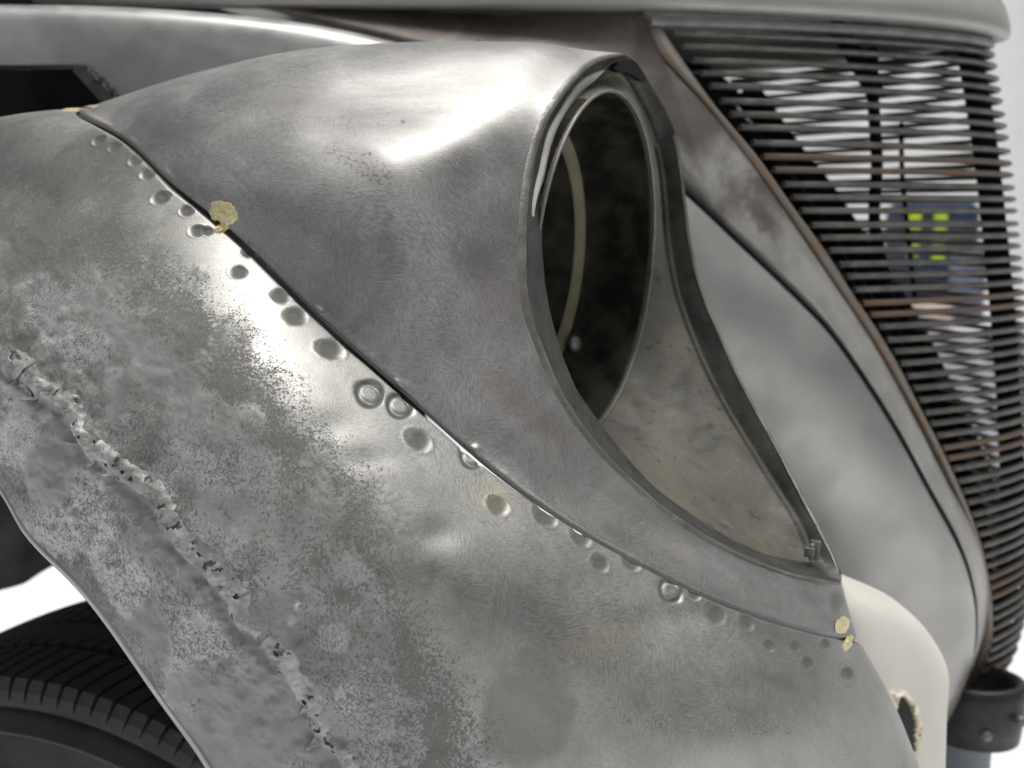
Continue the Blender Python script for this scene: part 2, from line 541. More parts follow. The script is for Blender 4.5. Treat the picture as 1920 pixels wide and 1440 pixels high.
OL = [(1168,100,.690),(1108,114,.655),(1056,162,.622),(1017,219,.600),(991,290,.585),(977,370,.574),(973,450,.567),(975,541,.563),(988,607,.562),
      (1010,665,.562),(1034,723,.563),(1067,778,.565),(1110,836,.569),(1176,902,.575),(1256,968,.585),(1348,1024,.600),(1420,1057,.615),(1493,1081,.635),
      (1572,1096,.665),(1570,1064,.675),(1537,995,.692),(1500,925,.709),(1450,828,.732),(1400,738,.752),(1350,632,.772),(1312,535,.787),(1292,450,.796),
      (1283,375,.800),(1275,310,.797),(1257,230,.782),(1232,180,.763),(1208,142,.742),(1188,115,.716)]
SK = [0, .9, 1.7, 2.5, 3.4, 4.6, 5.8, 6.9, 8.0, 9.1, 10.2, 11.2, 12.2]

SEAM = [(150,206),(215,250),(310,335),(425,430),(590,590),(745,728),(885,850),(1060,975),(1280,1095),(1480,1172),(1605,1200)]
DENTS = [(185,262,14,1.),(215,275,14,.7),(255,300,15,1.),(278,325,17,1.2),(302,370,18,1.2),(350,395,14,1.),(370,432,15,1.1),(388,433,12,1.),
 (465,474,14,.9),(448,510,17,1.),(525,555,20,1.),(552,594,24,1.2),(618,655,27,1.3),(693,738,28,-1.),(750,760,26,-1.),(785,825,26,1.1),
 (885,857,24,-1.),(932,947,23,1.2),(1022,967,25,1.2),(1090,1006,22,1.2),(1126,1055,19,1.1),(1183,1053,21,1.),(1257,1105,24,-1.),
 (1303,1112,16,1.1),(1343,1150,24,1.),(1400,1165,18,1.1),(1440,1210,14,.9),(1490,1212,13,.9),(1547,1207,13,.9),(1513,1243,15,.9),(1588,1262,17,1.)]
CRUST = [(-40,655),(0,690),(30,705),(60,735),(110,765),(130,800),(165,850),(200,868),(240,912),(290,955),(310,1000),(350,1045),
 (395,1095),(415,1120),(440,1165),(480,1200),(510,1240),(540,1290),(570,1330),(590,1380),(620,1412),(660,1450),(720,1530)]
MATTE = [(-200,330),(0,385),(120,405),(250,470),(390,560),(480,660),(560,770),(650,870),(720,960),(780,1080),(850,1190),(890,1300),(930,1440),(980,1600)]
PITS = [(-50,400),(90,450),(220,500),(300,560),(400,640),(480,740),(560,850),(640,960),(700,1090),(760,1220),(820,1330),(850,1440)]

def gauss(px, py, L, nz=0, soft=False):
    o = np.zeros(px.shape)
    for (x, y, rx, ry, ang, s) in L:
        c, k = math.cos(math.radians(ang)), math.sin(math.radians(ang))
        u = (px - x) * c + (py - y) * k; v = -(px - x) * k + (py - y) * c
        q = (u / rx) ** 2 + (v / ry) ** 2 + nz
        o = np.maximum(o, s * (smooth(1.9, -.1, q) if soft else smooth(1.25, .55, q)))
    return o

def set_attr(o, name, rgb):
    a = o.data.attributes.new(name, 'FLOAT_COLOR', 'POINT')
    c = np.ones((rgb.shape[0], 4), np.float32); c[:, :3] = np.clip(rgb, 0, 1)
    a.data.foreach_set('color', c.ravel())

def build_fender():
    nu, nv = 880, 470
    uq = np.linspace(0, SK[-1], nu)
    w = np.linspace(0, 1, nv); vq = 4 * (w ** 1.25 * .96 + .04 * w)
    X = surf(P(np.array(FG)), uq, vq, SK)
    N = normals(X)
    if np.sum(N[nu // 2, nv // 2] * (EYE - X[nu // 2, nv // 2])) < 0: N = -N
    px, py, d = proj(X)
    front = np.sum(N * (EYE - X), -1) > 0
    mm = .001
    D = np.zeros((nu, nv))
    u_idx, v_idx = np.meshgrid(np.arange(nu), np.arange(nv), indexing='ij')
    # body ripples of hand-hammered steel
    D += (fbm(X, 14, 2, 3) - .5) * 2.2 * mm * smooth(0, .02, np.linalg.norm(X - X[:, :1], axis=-1))
    # weld seam: the sheet turns down into a narrow groove
    rs = np.linalg.norm(X - X[:, :1], axis=-1)
    wv = .8 + .5 * fbm(X, 60, 2, 9)
    D -= 2.6 * mm * np.exp(-(rs / (1.5 * mm * wv)) ** 2)
    # dents left by the spot welder
    for (x, y, r, s) in DENTS:
        q = (px - x) ** 2 + (py - y) ** 2 + np.where(front, 0, 1e8)
        k = np.unravel_index(np.argmin(q), q.shape)
        R = r * d[k] / FOC
        w_ = np.where((np.abs(X - X[k]) < 2.2 * R).all(-1))
        Xl = X[w_]; rr = np.linalg.norm(Xl - X[k], axis=-1) / R
        rr = rr * (1 + .3 * (fbm(Xl, 160, 2, int(x)) - .5))
        if s > 0:
            D[w_] += -s * .8 * mm * np.exp(-(rr / .86) ** 4) + .16 * mm * np.exp(-((rr - 1.12) / .16) ** 2)
        else:
            D[w_] += -1.1 * mm * np.exp(-((rr - .85) / .22) ** 2) - .25 * mm * np.exp(-(rr / .6) ** 4)
        D[w_] += (fbm(Xl, 420, 2, int(y)) - .5) * .45 * mm * np.exp(-rr ** 4)
    # lead-filled zone: lumpy, with a torn edge along the filler
    sdm, _ = polydist(px, py, MATTE)
    nz = (fbm(X, 70, 3, 21) - .5)
    matte = smooth(60, -110, sdm + 170 * nz)
    sdc, tc = polydist(px, py, CRUST)
    below = smooth(40, -40, sdc)
    lump = fbm(X, 55, 3, 5)
    D += matte * ((lump - .5) * 5.0 * mm * smooth(0, -160, sdm + 40))
    D += matte * (fbm(X, 150, 3, 15) - .5) * 2.4 * mm
    D -= 3.0 * mm * np.exp(-((sdc + 10) / 13) ** 2) * matte
    D += 1.5 * mm * np.exp(-((sdc - 14) / 22) ** 2) * matte
    D += np.maximum(fbm(X, 120, 2, 77) - .66, 0) * 9 * mm * smooth(150, 20, np.abs(sdc)) * matte
    D += matte * smooth(230, 40, np.abs(sdc)) * (.35 - np.abs(fbm(X, 85, 3, 99) - .5) * 4.5) * 1.7 * mm
    for (x, y, r, h) in [(432,930,14,1.),(462,1095,7,1.8),(545,1166,8,1.8),(556,1138,6,1.4),(470,1140,8,.8),(610,1170,16,1.2),(445,1250,8,1.5),
                         (462,1268,6,1.4),(490,1285,14,1.6),(450,1320,12,1.),(655,1305,22,.9),(525,1380,16,1.),(520,1330,9,1.2),(455,1210,4,1.5),(250,960,9,.8)]:
        D += h * mm * np.exp(-(((px - x) / r) ** 2 + ((py - y) / (r * 1.25)) ** 2) ** 1.4)
    # larger dings
    for (x, y, rx, ry, h) in [(1370,1330,70,40,-1.6),(1290,1150,60,30,-1.0),(1180,1130,80,30,.8),(1000,1200,90,60,-.8),(820,1000,50,30,-1.),
                              (480,620,60,40,.9),(620,800,50,30,-.9),(700,860,60,24,-.8),(1450,1260,60,40,.8),(95,880,60,70,-2.),(290,1190,50,70,-1.2),
                              (110,560,60,60,-1.5),(250,700,70,60,1.4),(660,1370,60,40,-2.2),(480,1290,90,60,-1.4)]:
        D += h * mm * np.exp(-((px - x) / rx) ** 2 - ((py - y) / ry) ** 2)
    D *= smooth(-.004, .022, np.linalg.norm(X - X[:, -1:], axis=-1))
    X2 = X + N * D[..., None]
    o = sheet('front_fender', X2, M['fender'], None)
    own(o)
    # material zones
    nf = fbm(X, 120, 3, 40) - .5
    nq = fbm(X, 260, 3, 44) - .5
    sdp, _ = polydist(px, py, PITS)
    pit = (.62 + 1.1 * nz) * np.exp(-((sdp + 150 * nz) / 80) ** 2) * smooth(-30, 40, py - 330)
    pit = np.maximum(pit, matte * (.40 + .6 * nz))
    pit = np.maximum(pit, gauss(px, py, [(1130,1222,95,16,-8,.62),(100,440,120,70,10,.7),(330,610,70,60,20,.8),(30,630,60,30,30,.6),(1330,1360,160,18,3,.42)], 2.0 * nf))
    prim = gauss(px, py, [(95,880,48,75,10,1),(285,1185,36,72,-12,1),(470,1340,150,100,20,.9),(420,1440,120,100,0,1),(200,600,60,22,40,.7),(285,680,85,42,55,.8),
                          (340,735,70,40,60,.7),(120,790,90,14,38,.9),(330,1080,110,14,45,.7),(430,960,60,40,30,.6),(520,1180,70,60,30,.55),
                          (350,1290,40,40,0,.8),(600,1390,60,60,0,.7)], 1.6 * nf + .6 * nq)
    prim = np.maximum(prim, np.exp(-((sdc + 18) / 15) ** 2) * matte)
    pale = gauss(px, py, [(50,730,120,45,35,.75),(35,830,50,60,0,.8),(170,950,40,60,-30,.9),(110,1000,45,60,-50,.7),(230,1090,40,110,-35,.8),(320,1230,24,60,-20,.7),
                          (380,1190,60,70,0,.75),(140,640,90,50,30,.6),(100,560,70,50,0,.55),(380,880,70,30,40,.55),(400,1000,60,50,0,.6),(300,900,40,40,0,.6),
                          (655,1305,24,24,0,.7),(620,1200,40,30,0,.45),(450,1260,20,12,0,.8),(490,1290,30,9,55,.8),(325,1330,14,40,-30,.7),(360,1335,30,10,0,.6),
                          (462,1095,9,9,0,.9),(545,1165,9,12,0,.9),(556,1138,7,8,0,.9),(452,1330,16,22,0,.5),(520,1380,22,20,0,.5)], 2.4 * nf + .8 * nq)
    pale = np.maximum(pale, .8 * np.exp(-((sdc - 8) / 15) ** 2) * matte * smooth(.35, .6, lump))
    zones = np.stack([matte, pit * (1 - .85 * prim), prim * smooth(120, -60, sdm)], -1)
    # smudges that belong to the metal itself
    st = gauss(px, py, [(1500,1160,80,26,20,.0),(990,1330,90,120,15,.35),(1345,1150,34,26,20,.45),(1400,1168,17,17,0,.6),(1588,1262,20,26,0,.3),(700,1050,60,16,50,.25)], 1.2 * nf)
    for (x, y, r, s) in DENTS:
        q_ = np.hypot(px - x, py - y) / r
        st = np.maximum(st, (.92 if s > 0 else .25) * np.exp(-(q_ / (.82 + .35 * nq)) ** 7))
        if s < 0: st = np.maximum(st, 1.0 * np.exp(-((q_ - .85) / .2) ** 4))
    st = np.maximum(st, .75 * np.exp(-(rs / (2.2 * mm)) ** 2))
    br = gauss(px, py, [(1130,1195,80,22,-8,.22),(1120,1000,40,12,28,.5),(930,930,40,30,0,.2)], .7 * nf, True)
    set_attr(o, 'zones', zones.reshape(-1, 3))
    set_attr(o, 'stain', np.stack([st, pale * matte, br], -1).reshape(-1, 3))
    return X, N, px, py, D

def build_nacelle():
    nu, nv = 640, 300
    uq = np.linspace(0, SK[-1], nu)
    w = np.linspace(0, 1, nv); vq = 3 * (1 - (1 - w) ** 1.3)
    X = surf(P(np.array(NG)), uq, vq, SK)
    N = normals(X)
    if np.sum(N[nu // 2, nv // 2] * (EYE - X[nu // 2, nv // 2])) < 0: N = -N
    px, py, d = proj(X)
    mm = .001
    D = (fbm(X, 16, 2, 53) - .5) * 1.6 * mm
    rs = np.linalg.norm(X - X[:, -1:], axis=-1)
    rr = np.linalg.norm(X - X[:, :1], axis=-1)
    D *= smooth(0, .015, rs) * smooth(0, .012, rr)
    D -= 2.0 * mm * np.exp(-(rs / (1.3 * mm)) ** 2)
    D += .5 * mm * np.exp(-((rs - 3.5 * mm) / (2.5 * mm)) ** 2) * smooth(.4, .6, fbm(X, 40, 2, 3))
    for (x, y, r, h) in [(599,585,11,1.),(742,722,10,.9),(892,843,9,1.),(470,466,9,.8)]:
        D += h * mm * np.exp(-(((px - x) ** 2 + (py - y) ** 2) / r ** 2) ** 1.5)
    for (x, y, rx, ry, h) in [(560,260,60,40,.8),(460,330,70,30,-.7),(900,490,40,30,-.6),(720,300,60,40,.5),(330,230,60,30,.6)]:
        D += h * mm * np.exp(-((px - x) / rx) ** 2 - ((py - y) / ry) ** 2)
    # a shallow scored line parallel to the seam
    SCORE = [(400,300),(520,400),(640,500),(740,590),(860,720),(960,800),(1090,900),(1200,970)]
    sdl, tl = polydist(px, py, SCORE)
    D -= .10 * mm * np.exp(-(sdl / 5) ** 2) * smooth(.45, .6, fbm(X, 35, 2, 8))
    Od = np.concatenate([spl(np.arange(19), P(np.array(OL[:19])), np.linspace(0, 18, 900)), spl(np.arange(16), P(np.array(OL[18:] + OL[:1])), np.linspace(0, 15, 700))])
    near = np.array([Od[np.argmin(np.sum((Od - q) ** 2, 1))] for q in X[:, 0]])
    near[uq < SK[1]] = near[uq < SK[1]]
    X2 = X + N * D[..., None] + (near - X[:, 0])[:, None] * np.exp(-(rr / .03) ** 2)[..., None]
    o = sheet('headlight_housing', X2, M['nacelle'], None)
    own(o)
    nf = fbm(X, 70, 3, 60) - .5
    st = gauss(px, py, [(905,490,45,30,50,.55),(690,310,60,30,30,.3),(460,270,110,30,25,.3),(1150,985,240,30,30,.35),(1000,880,160,30,38,.3),(1520,1120,60,12,8,.3),
                        (1572,1130,10,22,0,.6),(430,320,90,22,40,.25),(755,228,4,4,0,.9),(560,200,60,24,0,.3)], .7 * nf, True)
    pitn = fbm(X, 700, 2, 61)
    zone = gauss(px, py, [(700,320,75,26,38,1),(640,290,40,20,30,.8)], 1.5 * nf)
    st = np.maximum(st, zone * smooth(.60, .66, pitn) * .8)
    st = np.maximum(st, .8 * np.exp(-(rs / (2.0 * mm)) ** 2))
    pk = gauss(px, py, [(960,740,60,26,45,.4),(1020,790,70,20,42,.35),(940,560,60,50,0,.12)], .8 * nf, True)
    set_attr(o, 'stain', np.stack([st, pk, pk * 0], -1).reshape(-1, 3))
    return X

FX, FN, FPX, FPY, FD = build_fender()
NX = build_nacelle()

def on_fender(x, y):
    q = (FPX - x) ** 2 + (FPY - y) ** 2 + np.where(np.sum(FN * (EYE - FX), -1) > 0, 0, 1e8)
    k = np.unravel_index(np.argmin(q), q.shape)
    return FX[k] + FN[k] * FD[k], FN[k]

# rolled lip along the wheel arch
lip = FX[:, -1] - FN[:, -1] * .002
V, F = tube(lip[::6], .0032, 8)
own(mesh_obj('arch_lip', V, F, M['panel']))

# torn edge of the lead filler: an overhanging ragged ribbon following the old joint
def build_crust():
    C = np.array(CRUST, float)[1:-1]
    n, m = 420, 26
    c = spl(np.arange(len(C)), C, np.linspace(0, len(C) - 1, n))
    t = np.gradient(c, axis=0); t /= np.linalg.norm(t, axis=1, keepdims=True)
    nn = np.stack([t[:, 1], -t[:, 0]], 1)                    # towards upper right
    s = np.linspace(0, 1, n)
    q = np.stack([s * 24, s * 0, s * 0], -1)
    e = (fbm(q, 1, 4, 5) - .5) * 64 + (fbm(q * 3.2, 1, 3, 6) - .5) * 42
    wid = 22 + 56 * fbm(q * .8, 1, 3, 9)
    X = np.zeros((n, m, 3))
    tree_px, tree_py = FPX[::2, ::2].ravel(), FPY[::2, ::2].ravel()
    ok = (np.sum(FN * (EYE - FX), -1) > 0)[::2, ::2].ravel()
    base = (FX + FN * FD[..., None])[::2, ::2].reshape(-1, 3); bn = FN[::2, ::2].reshape(-1, 3)
    sel = ok & (tree_px > -80) & (tree_px < 800) & (tree_py > 600) & (tree_py < 1560)
    tx, ty, base, bn = tree_px[sel], tree_py[sel], base[sel], bn[sel]
    from mathutils.kdtree import KDTree
    kd = KDTree(len(tx))
    for i in range(len(tx)): kd.insert((tx[i], ty[i], 0), i)
    kd.balance()
    keep = np.ones((n - 1, m - 1), bool)
    for i in range(n):
        for j in range(m):
            w = j / (m - 1)
            off = e[i] * (1 - w) - 8 + w * wid[i]
            p = c[i] + nn[i] * off
            r = kd.find_n((p[0], p[1], 0), 4)
            ws = np.array([1 / (k[2] + .5) for k in r]); ws /= ws.sum()
            B = sum(wt * base[k[1]] for wt, k in zip(ws, r)); Nn = bn[r[0][1]]
            q3 = np.array([p[0] / 9., p[1] / 9., 0.])
            h = (.9 + 1.5 * fbm(q3, 1, 3, 3)) * math.sin(min(1, (1 - w) * 1.6 + .02) * 1.57) * .0010 + (fbm(q3 * 1.5, 1, 3, 4) - .5) * .0018 * (1 - w * .8)
            h -= .0016 * max(0, 1 - w * 9)                     # the free edge curls down
            X[i, j] = B + Nn * h - Nn * .0009 * max(0, (w - .55) / .45) ** 1.5
            if i < n - 1 and j < m - 1:
                hole = fbm(np.array([p[0] / 13., p[1] / 13., 3.]), 1, 3, 12)
                if hole > .69 and .1 < w < .8: keep[i, j] = False
                if fbm(np.array([s[i] * 30, 0, 0.]), 1, 2, 31) > .80: keep[i, j] = False
    o = sheet('torn_filler_edge', X, M['lead'], None, keep=keep)
    md = o.modifiers.new('thickness', 'SOLIDIFY'); md.thickness = .0009; md.offset = -1
    own(o)
tl = NT('lead filler')
hp = tl.ramp(tl.noise(1.0, 3, .62, 1.0, stretch=(620, 620, 520)), .30, .38, 1, 0)
tl.set(Base_Color=tl.mix(hp, tl.mix(tl.ramp(tl.noise(90, 3), .35, .65), (.46, .46, .45), (.28, .28, .27)), (.13, .125, .12)), Metallic=.4, Roughness=.52,
       Normal=tl.bump(tl.noise(330, 4, .6), .6, .0008))
M['lead'] = tl.m
build_crust()

# dabs of brass braze on the seam
def braze(outline, h=.0008):
    """irregular dab hugging the surface; outline is centre + radii"""
    x, y, rx, ry, ang, seed, on = outline
    n, m = 56, 7
    V, F = [], []
    c, s = math.cos(math.radians(ang)), math.sin(math.radians(ang))
    for j in range(m):
        for i in range(n):
            a = i / n * 2 * math.pi
            k = 1 + .10 * math.sin(2 * a + seed) + .06 * math.sin(5 * a + seed * 2) + .04 * math.sin(9 * a + seed)
            r = j / (m - 1) * k
            u, v = math.cos(a) * r * rx, math.sin(a) * r * ry
            qx, qy = x + u * c - v * s, y + u * s + v * c
            B, Nn = lookup(qx, qy)
            V.append(B + Nn * (h * (1 - (j / (m - 1)) ** 3) - .0003 * (j == m - 1) + .0002 * random.random()))
    F = [tuple(map(int, f)) for f in grid_faces(m, n, wrap_v=True)]
    own(mesh_obj('braze_dab', np.array(V), F, M['brass']))
NN_ = normals(NX)
if np.sum(NN_[300, 150] * (EYE - NX[300, 150])) < 0: NN_ = -NN_
NPX, NPY, _ = proj(NX)
def lookup(x, y):
    f = np.where(np.sum(FN * (EYE - FX), -1) > 0, (FPX - x) ** 2 + (FPY - y) ** 2, 1e9)
    g = np.where(np.sum(NN_ * (EYE - NX), -1) > 0, (NPX - x) ** 2 + (NPY - y) ** 2, 1e9)
    if f.min() < g.min():
        k = np.unravel_index(np.argmin(f), f.shape); return FX[k] + FN[k] * max(FD[k], -.0004), FN[k]
    k = np.unravel_index(np.argmin(g), g.shape); return NX[k], NN_[k]
braze((421,398,30,25,20,1.0,0))
braze((414,428,15,9,-20,2.2,0))
braze((148,203,34,5,-9,.4,0))
braze((1580,1172,12,19,15,2.0,0))
braze((1590,1206,8,17,20,3.3,0))

# -- headlight opening: folded flange, lamp plate, round hole and bucket
IL = [(1165,131),(1124,152),(1087,185),(1062,235),(1041,300),(1029,365),(1026,440),(1031,520),(1043,590),(1058,645),(1080,705),(1105,752),(1140,800),
      (1187,860),(1245,920),(1320,974),(1384,1013),(1457,1043),(1537,1057),(1535,1035),(1515,985),(1478,925),(1418,830),(1365,740),(1318,640),(1285,545),
      (1268,450),(1262,380),(1254,310),(1240,250),(1222,205),(1203,168),(1185,140)]
def build_lamp():
    O3 = P(np.array(OL))
    dI = [OL[k][2] + (.022 if k <= 16 else (.012 if k in (17, 18, 19) else .006)) for k in range(len(OL))]
    I3 = P(np.array([(x, y, dd) for (x, y), dd in zip(IL, dI)]))
    n = 330
    def dense(p):   # keep the sharp lower tip: spline each run between the tip and back
        m = len(p)
        return np.concatenate([spl(np.arange(0, 19), p[:19], np.linspace(0, 18, 200)[:-1]),
                               spl(np.arange(0, m - 17), np.concatenate([p[18:], p[:1]]), np.linspace(0, m - 18, 131)[:-1])])
    o, i = dense(O3), dense(I3)
    n = len(o)
    tocam = np.array([.92, -.375, 0.0]); tocam /= np.linalg.norm(tocam)
    # flange cross section: rolled edge, face, cut edge
    rows = []
    for w, lift in ((-.03, -.001), (.02, .0016), (.12, .0022), (.24, .0012), (.32, -.0012), (.55, -.0022), (.8, -.003), (1.0, -.003), (1.005, -.0055), (.98, -.009)):
        wob = 1 + 0.0 * w
        rows.append(o * (1 - w) + i * w + tocam * lift)
    R = np.array(rows)
    R += ((fbm(R, 90, 2, 2) - .5) * .0008)[..., None] * tocam
    F = grid_faces(len(rows), n, wrap_v=True)
    F = flip_to_eye(R, F)
    mi = np.zeros((len(rows) - 1, n), int)
    mi[0:2, :] = 1
    ob = mesh_obj('headlight_flange', R, F, [M['flange'], M['nacelle_edge']], midx=mi.ravel())
    own(ob)
    # pale strip of old sealer on the upper part of the flange
    a0, a1 = 6, 62
    seg = []
    for k in range(a0, a1):
        f = (k - a0) / (a1 - a0)
        wdt = .40 * math.sin(min(1, f * 6 + .02) * 1.57) * (1 - f ** 3 * .98)
        c0 = .62 + .05 * math.sin(k * .3); 
        rowp = []
        for w, lift in ((c0 - .02, -.0026), (c0, -.0010), (min(c0 + wdt, .99) - .03, -.0012), (min(c0 + wdt, .99), -.0034)):
            rowp.append(o[k] * (1 - w) + i[k] * w + tocam * lift)
        seg.append(rowp)
    own(sheet('sealer_strip', np.array(seg), M['sealer'], None))
    # lamp plate between flange and round hole
    hc = P(1128, 500, .688)
    ax = .90 * RIGHT - .41 * np.array([0, 1.0, 0]) - .07 * np.array([0, 0, 1.0]); ax /= np.linalg.norm(ax)
    e1 = np.cross(np.array([0, 0, 1.0]), ax); e1 /= np.linalg.norm(e1); e2 = np.cross(ax, e1)
    R0 = .1065
    # point the ring parameter at the loop's own directions seen along the lamp axis
    rel = i - hc
    th = np.unwrap(np.arctan2(rel @ e2, rel @ e1))
    hole = hc + R0 * (np.cos(th)[:, None] * e1 + np.sin(th)[:, None] * e2)
    back = i - tocam * .010
    rows = [i - tocam * .004, back]
    for w in (.25, .5, .75, 1.0):
        rows.append(back * (1 - w) + hole * w + ax * .0035 * math.sin(w * 3.1416))
    rows.append(hc + (R0 - .001) * (np.cos(th)[:, None] * e1 + np.sin(th)[:, None] * e2) - ax * .003)
    Rp = np.array(rows)
    Rp[1:-1] += ((fbm(Rp[1:-1], 30, 2, 12) - .5) * .002)[..., None] * ax
    F = flip_to_eye(Rp, grid_faces(len(rows), n, wrap_v=True))
    own(mesh_obj('headlight_plate', Rp, F, M['olive']))
    V, Fc = tube(curve(hole[::6], 120, closed=True), .0011, 6, closed=True)
    own(mesh_obj('hole_lip', V, Fc, M['lip']))
    # bucket
    prof = [(R0 - .0008, -.002), (R0 - .002, -.012), (R0 - .006, -.030), (R0 - .010, -.044), (R0 - .013, -.047), (R0 - .018, -.048), (R0 - .021, -.052),
            (R0 - .030, -.066), (R0 - .050, -.084), (.035, -.094), (.0, -.097)]
    L = lathe(prof, hc, ax, 96)
    F = flip_to_eye(L, grid_faces(len(prof), 96, wrap_v=True))
    mi = np.zeros((len(prof) - 1, 96), int); mi[4:6] = 1
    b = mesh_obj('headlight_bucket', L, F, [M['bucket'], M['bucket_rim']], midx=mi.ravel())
    own(b)
    # bolt head inside
    tdir = math.atan2(float((P(1148, 606, .74) - hc) @ e2), float((P(1148, 606, .74) - hc) @ e1))
    rad = math.cos(tdir) * e1 + math.sin(tdir) * e2
    bc = hc + rad * (R0 - .012) - ax * .042
    L = lathe([(0, .0045), (.0045, .004), (.0062, .002), (.0064, 0), (.0045, -.001), (.004, -.006)], bc, ax * .9 - rad * .3, 16)
    own(mesh_obj('bolt', L, grid_faces(6, 16, wrap_v=True), M['lip']))
    # spring clip at the lower tip of the opening
    bm = bmesh.new()
    c = P(1522, 1034, .668)
    box_bm(bm, c, ax * .0010, e1 * .0030, e2 * .005)
    box_bm(bm, c + e1 * .004 + ax * .001, ax * .003, e1 * .0008, e2 * .006)
    box_bm(bm, c - e1 * .0034 - ax * .001, ax * .003, e1 * .0008, e2 * .003)
    own(bm_obj('clip', bm, M['lip'], None, .0003))
    # torn black tab of old seal at the apex
    pts = [(1150,128),(1160,117),(1172,113),(1186,112),(1196,120),(1207,138),(1213,152),(1203,150),(1190,142),(1176,135),(1163,135)]
    n0 = len(pts)
    A = P(np.array([(x, y, .682) for x, y in pts])); B = A - tocam * .004 + np.array([0, .003, 0])
    Vv = np.concatenate([A, B]); Ff = [tuple(range(n0)), tuple(range(2 * n0 - 1, n0 - 1, -1))] + [(k, (k + 1) % n0, n0 + (k + 1) % n0, n0 + k) for k in range(n0)]
    own(mesh_obj('torn_seal', Vv, Ff, M['black'], sm=False))
M['nacelle_edge'] = simple('worn steel edge', (.26, .26, .24), .5, .7, .3, 60, .3, 500, col2=(.17, .165, .145))
M['lip'] = simple('grey cut edge', (.27, .27, .25), .5, .6, .25, 60)
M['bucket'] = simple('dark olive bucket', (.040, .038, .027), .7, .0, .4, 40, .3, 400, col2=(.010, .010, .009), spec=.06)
M['bucket_rim'] = simple('bucket rib', (.20, .185, .115), .55, .2, .2, 40)
build_lamp()

# -- grille: bars sweep from the near shell round the prow to the far side
BM = .50
EPX = [(1195,12,.270),(1250,70,.272),(1293,132,.275),(1366,232,.280),(1439,320,.287),(1497,405,.295),(1566,500,.305),(1603,560,.312),(1657,640,.322),
       (1701,717,.332),(1738,792,.342),(1781,876,.354),(1818,960,.367),(1840,1024,.378),(1856,1097,.390),(1862,1170,.402),(1856,1225,.412),(1836,1272,.422),(1800,1318,.432)]
TPX = [(1856,40),(1868,110),(1880,180),(1893,260),(1905,360),(1914,450),(1925,560),(1934,680),(1941,800),(1944,900),(1942,1000),(1936,1080),(1926,1150),(1908,1215),(1885,1265)]
E3 = np.array([on_b(x, y, b) for x, y, b in EPX]); T3 = np.array([on_b(x, y, BM) for x, y in TPX])
Ea, Eb, Ez = to_car(E3); Ta, Tb, Tz = to_car(T3)
def eA(z): return np.interp(z, Ez[::-1], Ea[::-1])
def eB(z): return np.interp(z, Ez[::-1], Eb[::-1])
def tA(z): return np.interp(z, Tz[::-1], Ta[::-1])
def outline(z, n=48, inset=0.0, grow=0.0, pw=1.55):
    q = np.linspace(-1, 1, n) * (.975 if inset == .004 else 1)
    q = np.sign(q) * np.abs(q) ** 1.15
    hb = BM - eB(z) + grow
    aE, aT = eA(z), tA(z) + grow
    return car(aT - (aT - aE) * np.abs(q) ** pw - inset, BM + q * hb, z)
GR = bpy.data.objects.new('grille', None)
own(link(GR))
zt, zb = Ez[1] , Ez[-1] + .006
NB = 57
rusty = {9: 1, 10: 1, 20: 1, 21: 1, 32: 1, 33: 1, 44: 1, 45: 1, 46: 1, 53: 1}
BY = [62,87,111,136,161,187,213,239,266,293,319,344,370,396,421,446,471,495,519,545,568,591,615,638,661,684,706,730,753,775,797,820,841,862,883,904,925,946,967]
while BY[-1] < 1300: BY.append(BY[-1] + 19.6)
BZ = np.interp(BY, [p[1] for p in EPX], Ez)
for k, z in enumerate(BZ):
    V, F = tube(outline(z + .0006 * math.sin(k * 2.1), 44, .004), .0027, 8, flat=1.5)
    b = mesh_obj('grille_bar', V, F, M['bar_rust'] if k in rusty else M['bar'])
    own(b, GR)
top = outline(zt + .014, 60)
sec = []
for dz, ins in ((.004, .012), (.004, .001), (.0025, -.001), (-.0025, -.001), (-.004, .001), (-.004, .012)):
    sec.append(outline(zt + .0135, 60, ins) + np.array([0, 0, dz]))
o = sheet('grille_top_rail', np.array(sec), M['rail'] if 'rail' in M else M['bar'], None); own(o, GR)
# upright inside the prow and two stays
def strip(name, path, wid, thick, mat):
    p = np.asarray(path); bm = bmesh.new()
    V, F = tube(p, wid, 8, flat=thick / wid)
    o = mesh_obj(name, V, F, mat); own(o, GR)
zz = np.linspace(zb, zt + .01, 24)
strip('grille_upright', np.array([car(tA(z) - .022, BM, z) for z in zz]), .009, .012, M['dark'])

def rod(pts, r):
    V, F = tube(curve(np.array([on_b(x, y, b) for x, y, b in pts]), 30), r, 8)
    own(mesh_obj('stay_rod', V, F, M['dark']), GR)
rod([(1636,90,.5),(1638,200,.5),(1644,320,.5),(1640,420,.5),(1668,560,.5),(1690,700,.5)], .006)
rod([(1690,230,.54),(1692,330,.54),(1702,430,.54),(1715,560,.54)], .0025)
rod([(1560,40,.47),(1600,100,.48),(1640,170,.5)], .009)
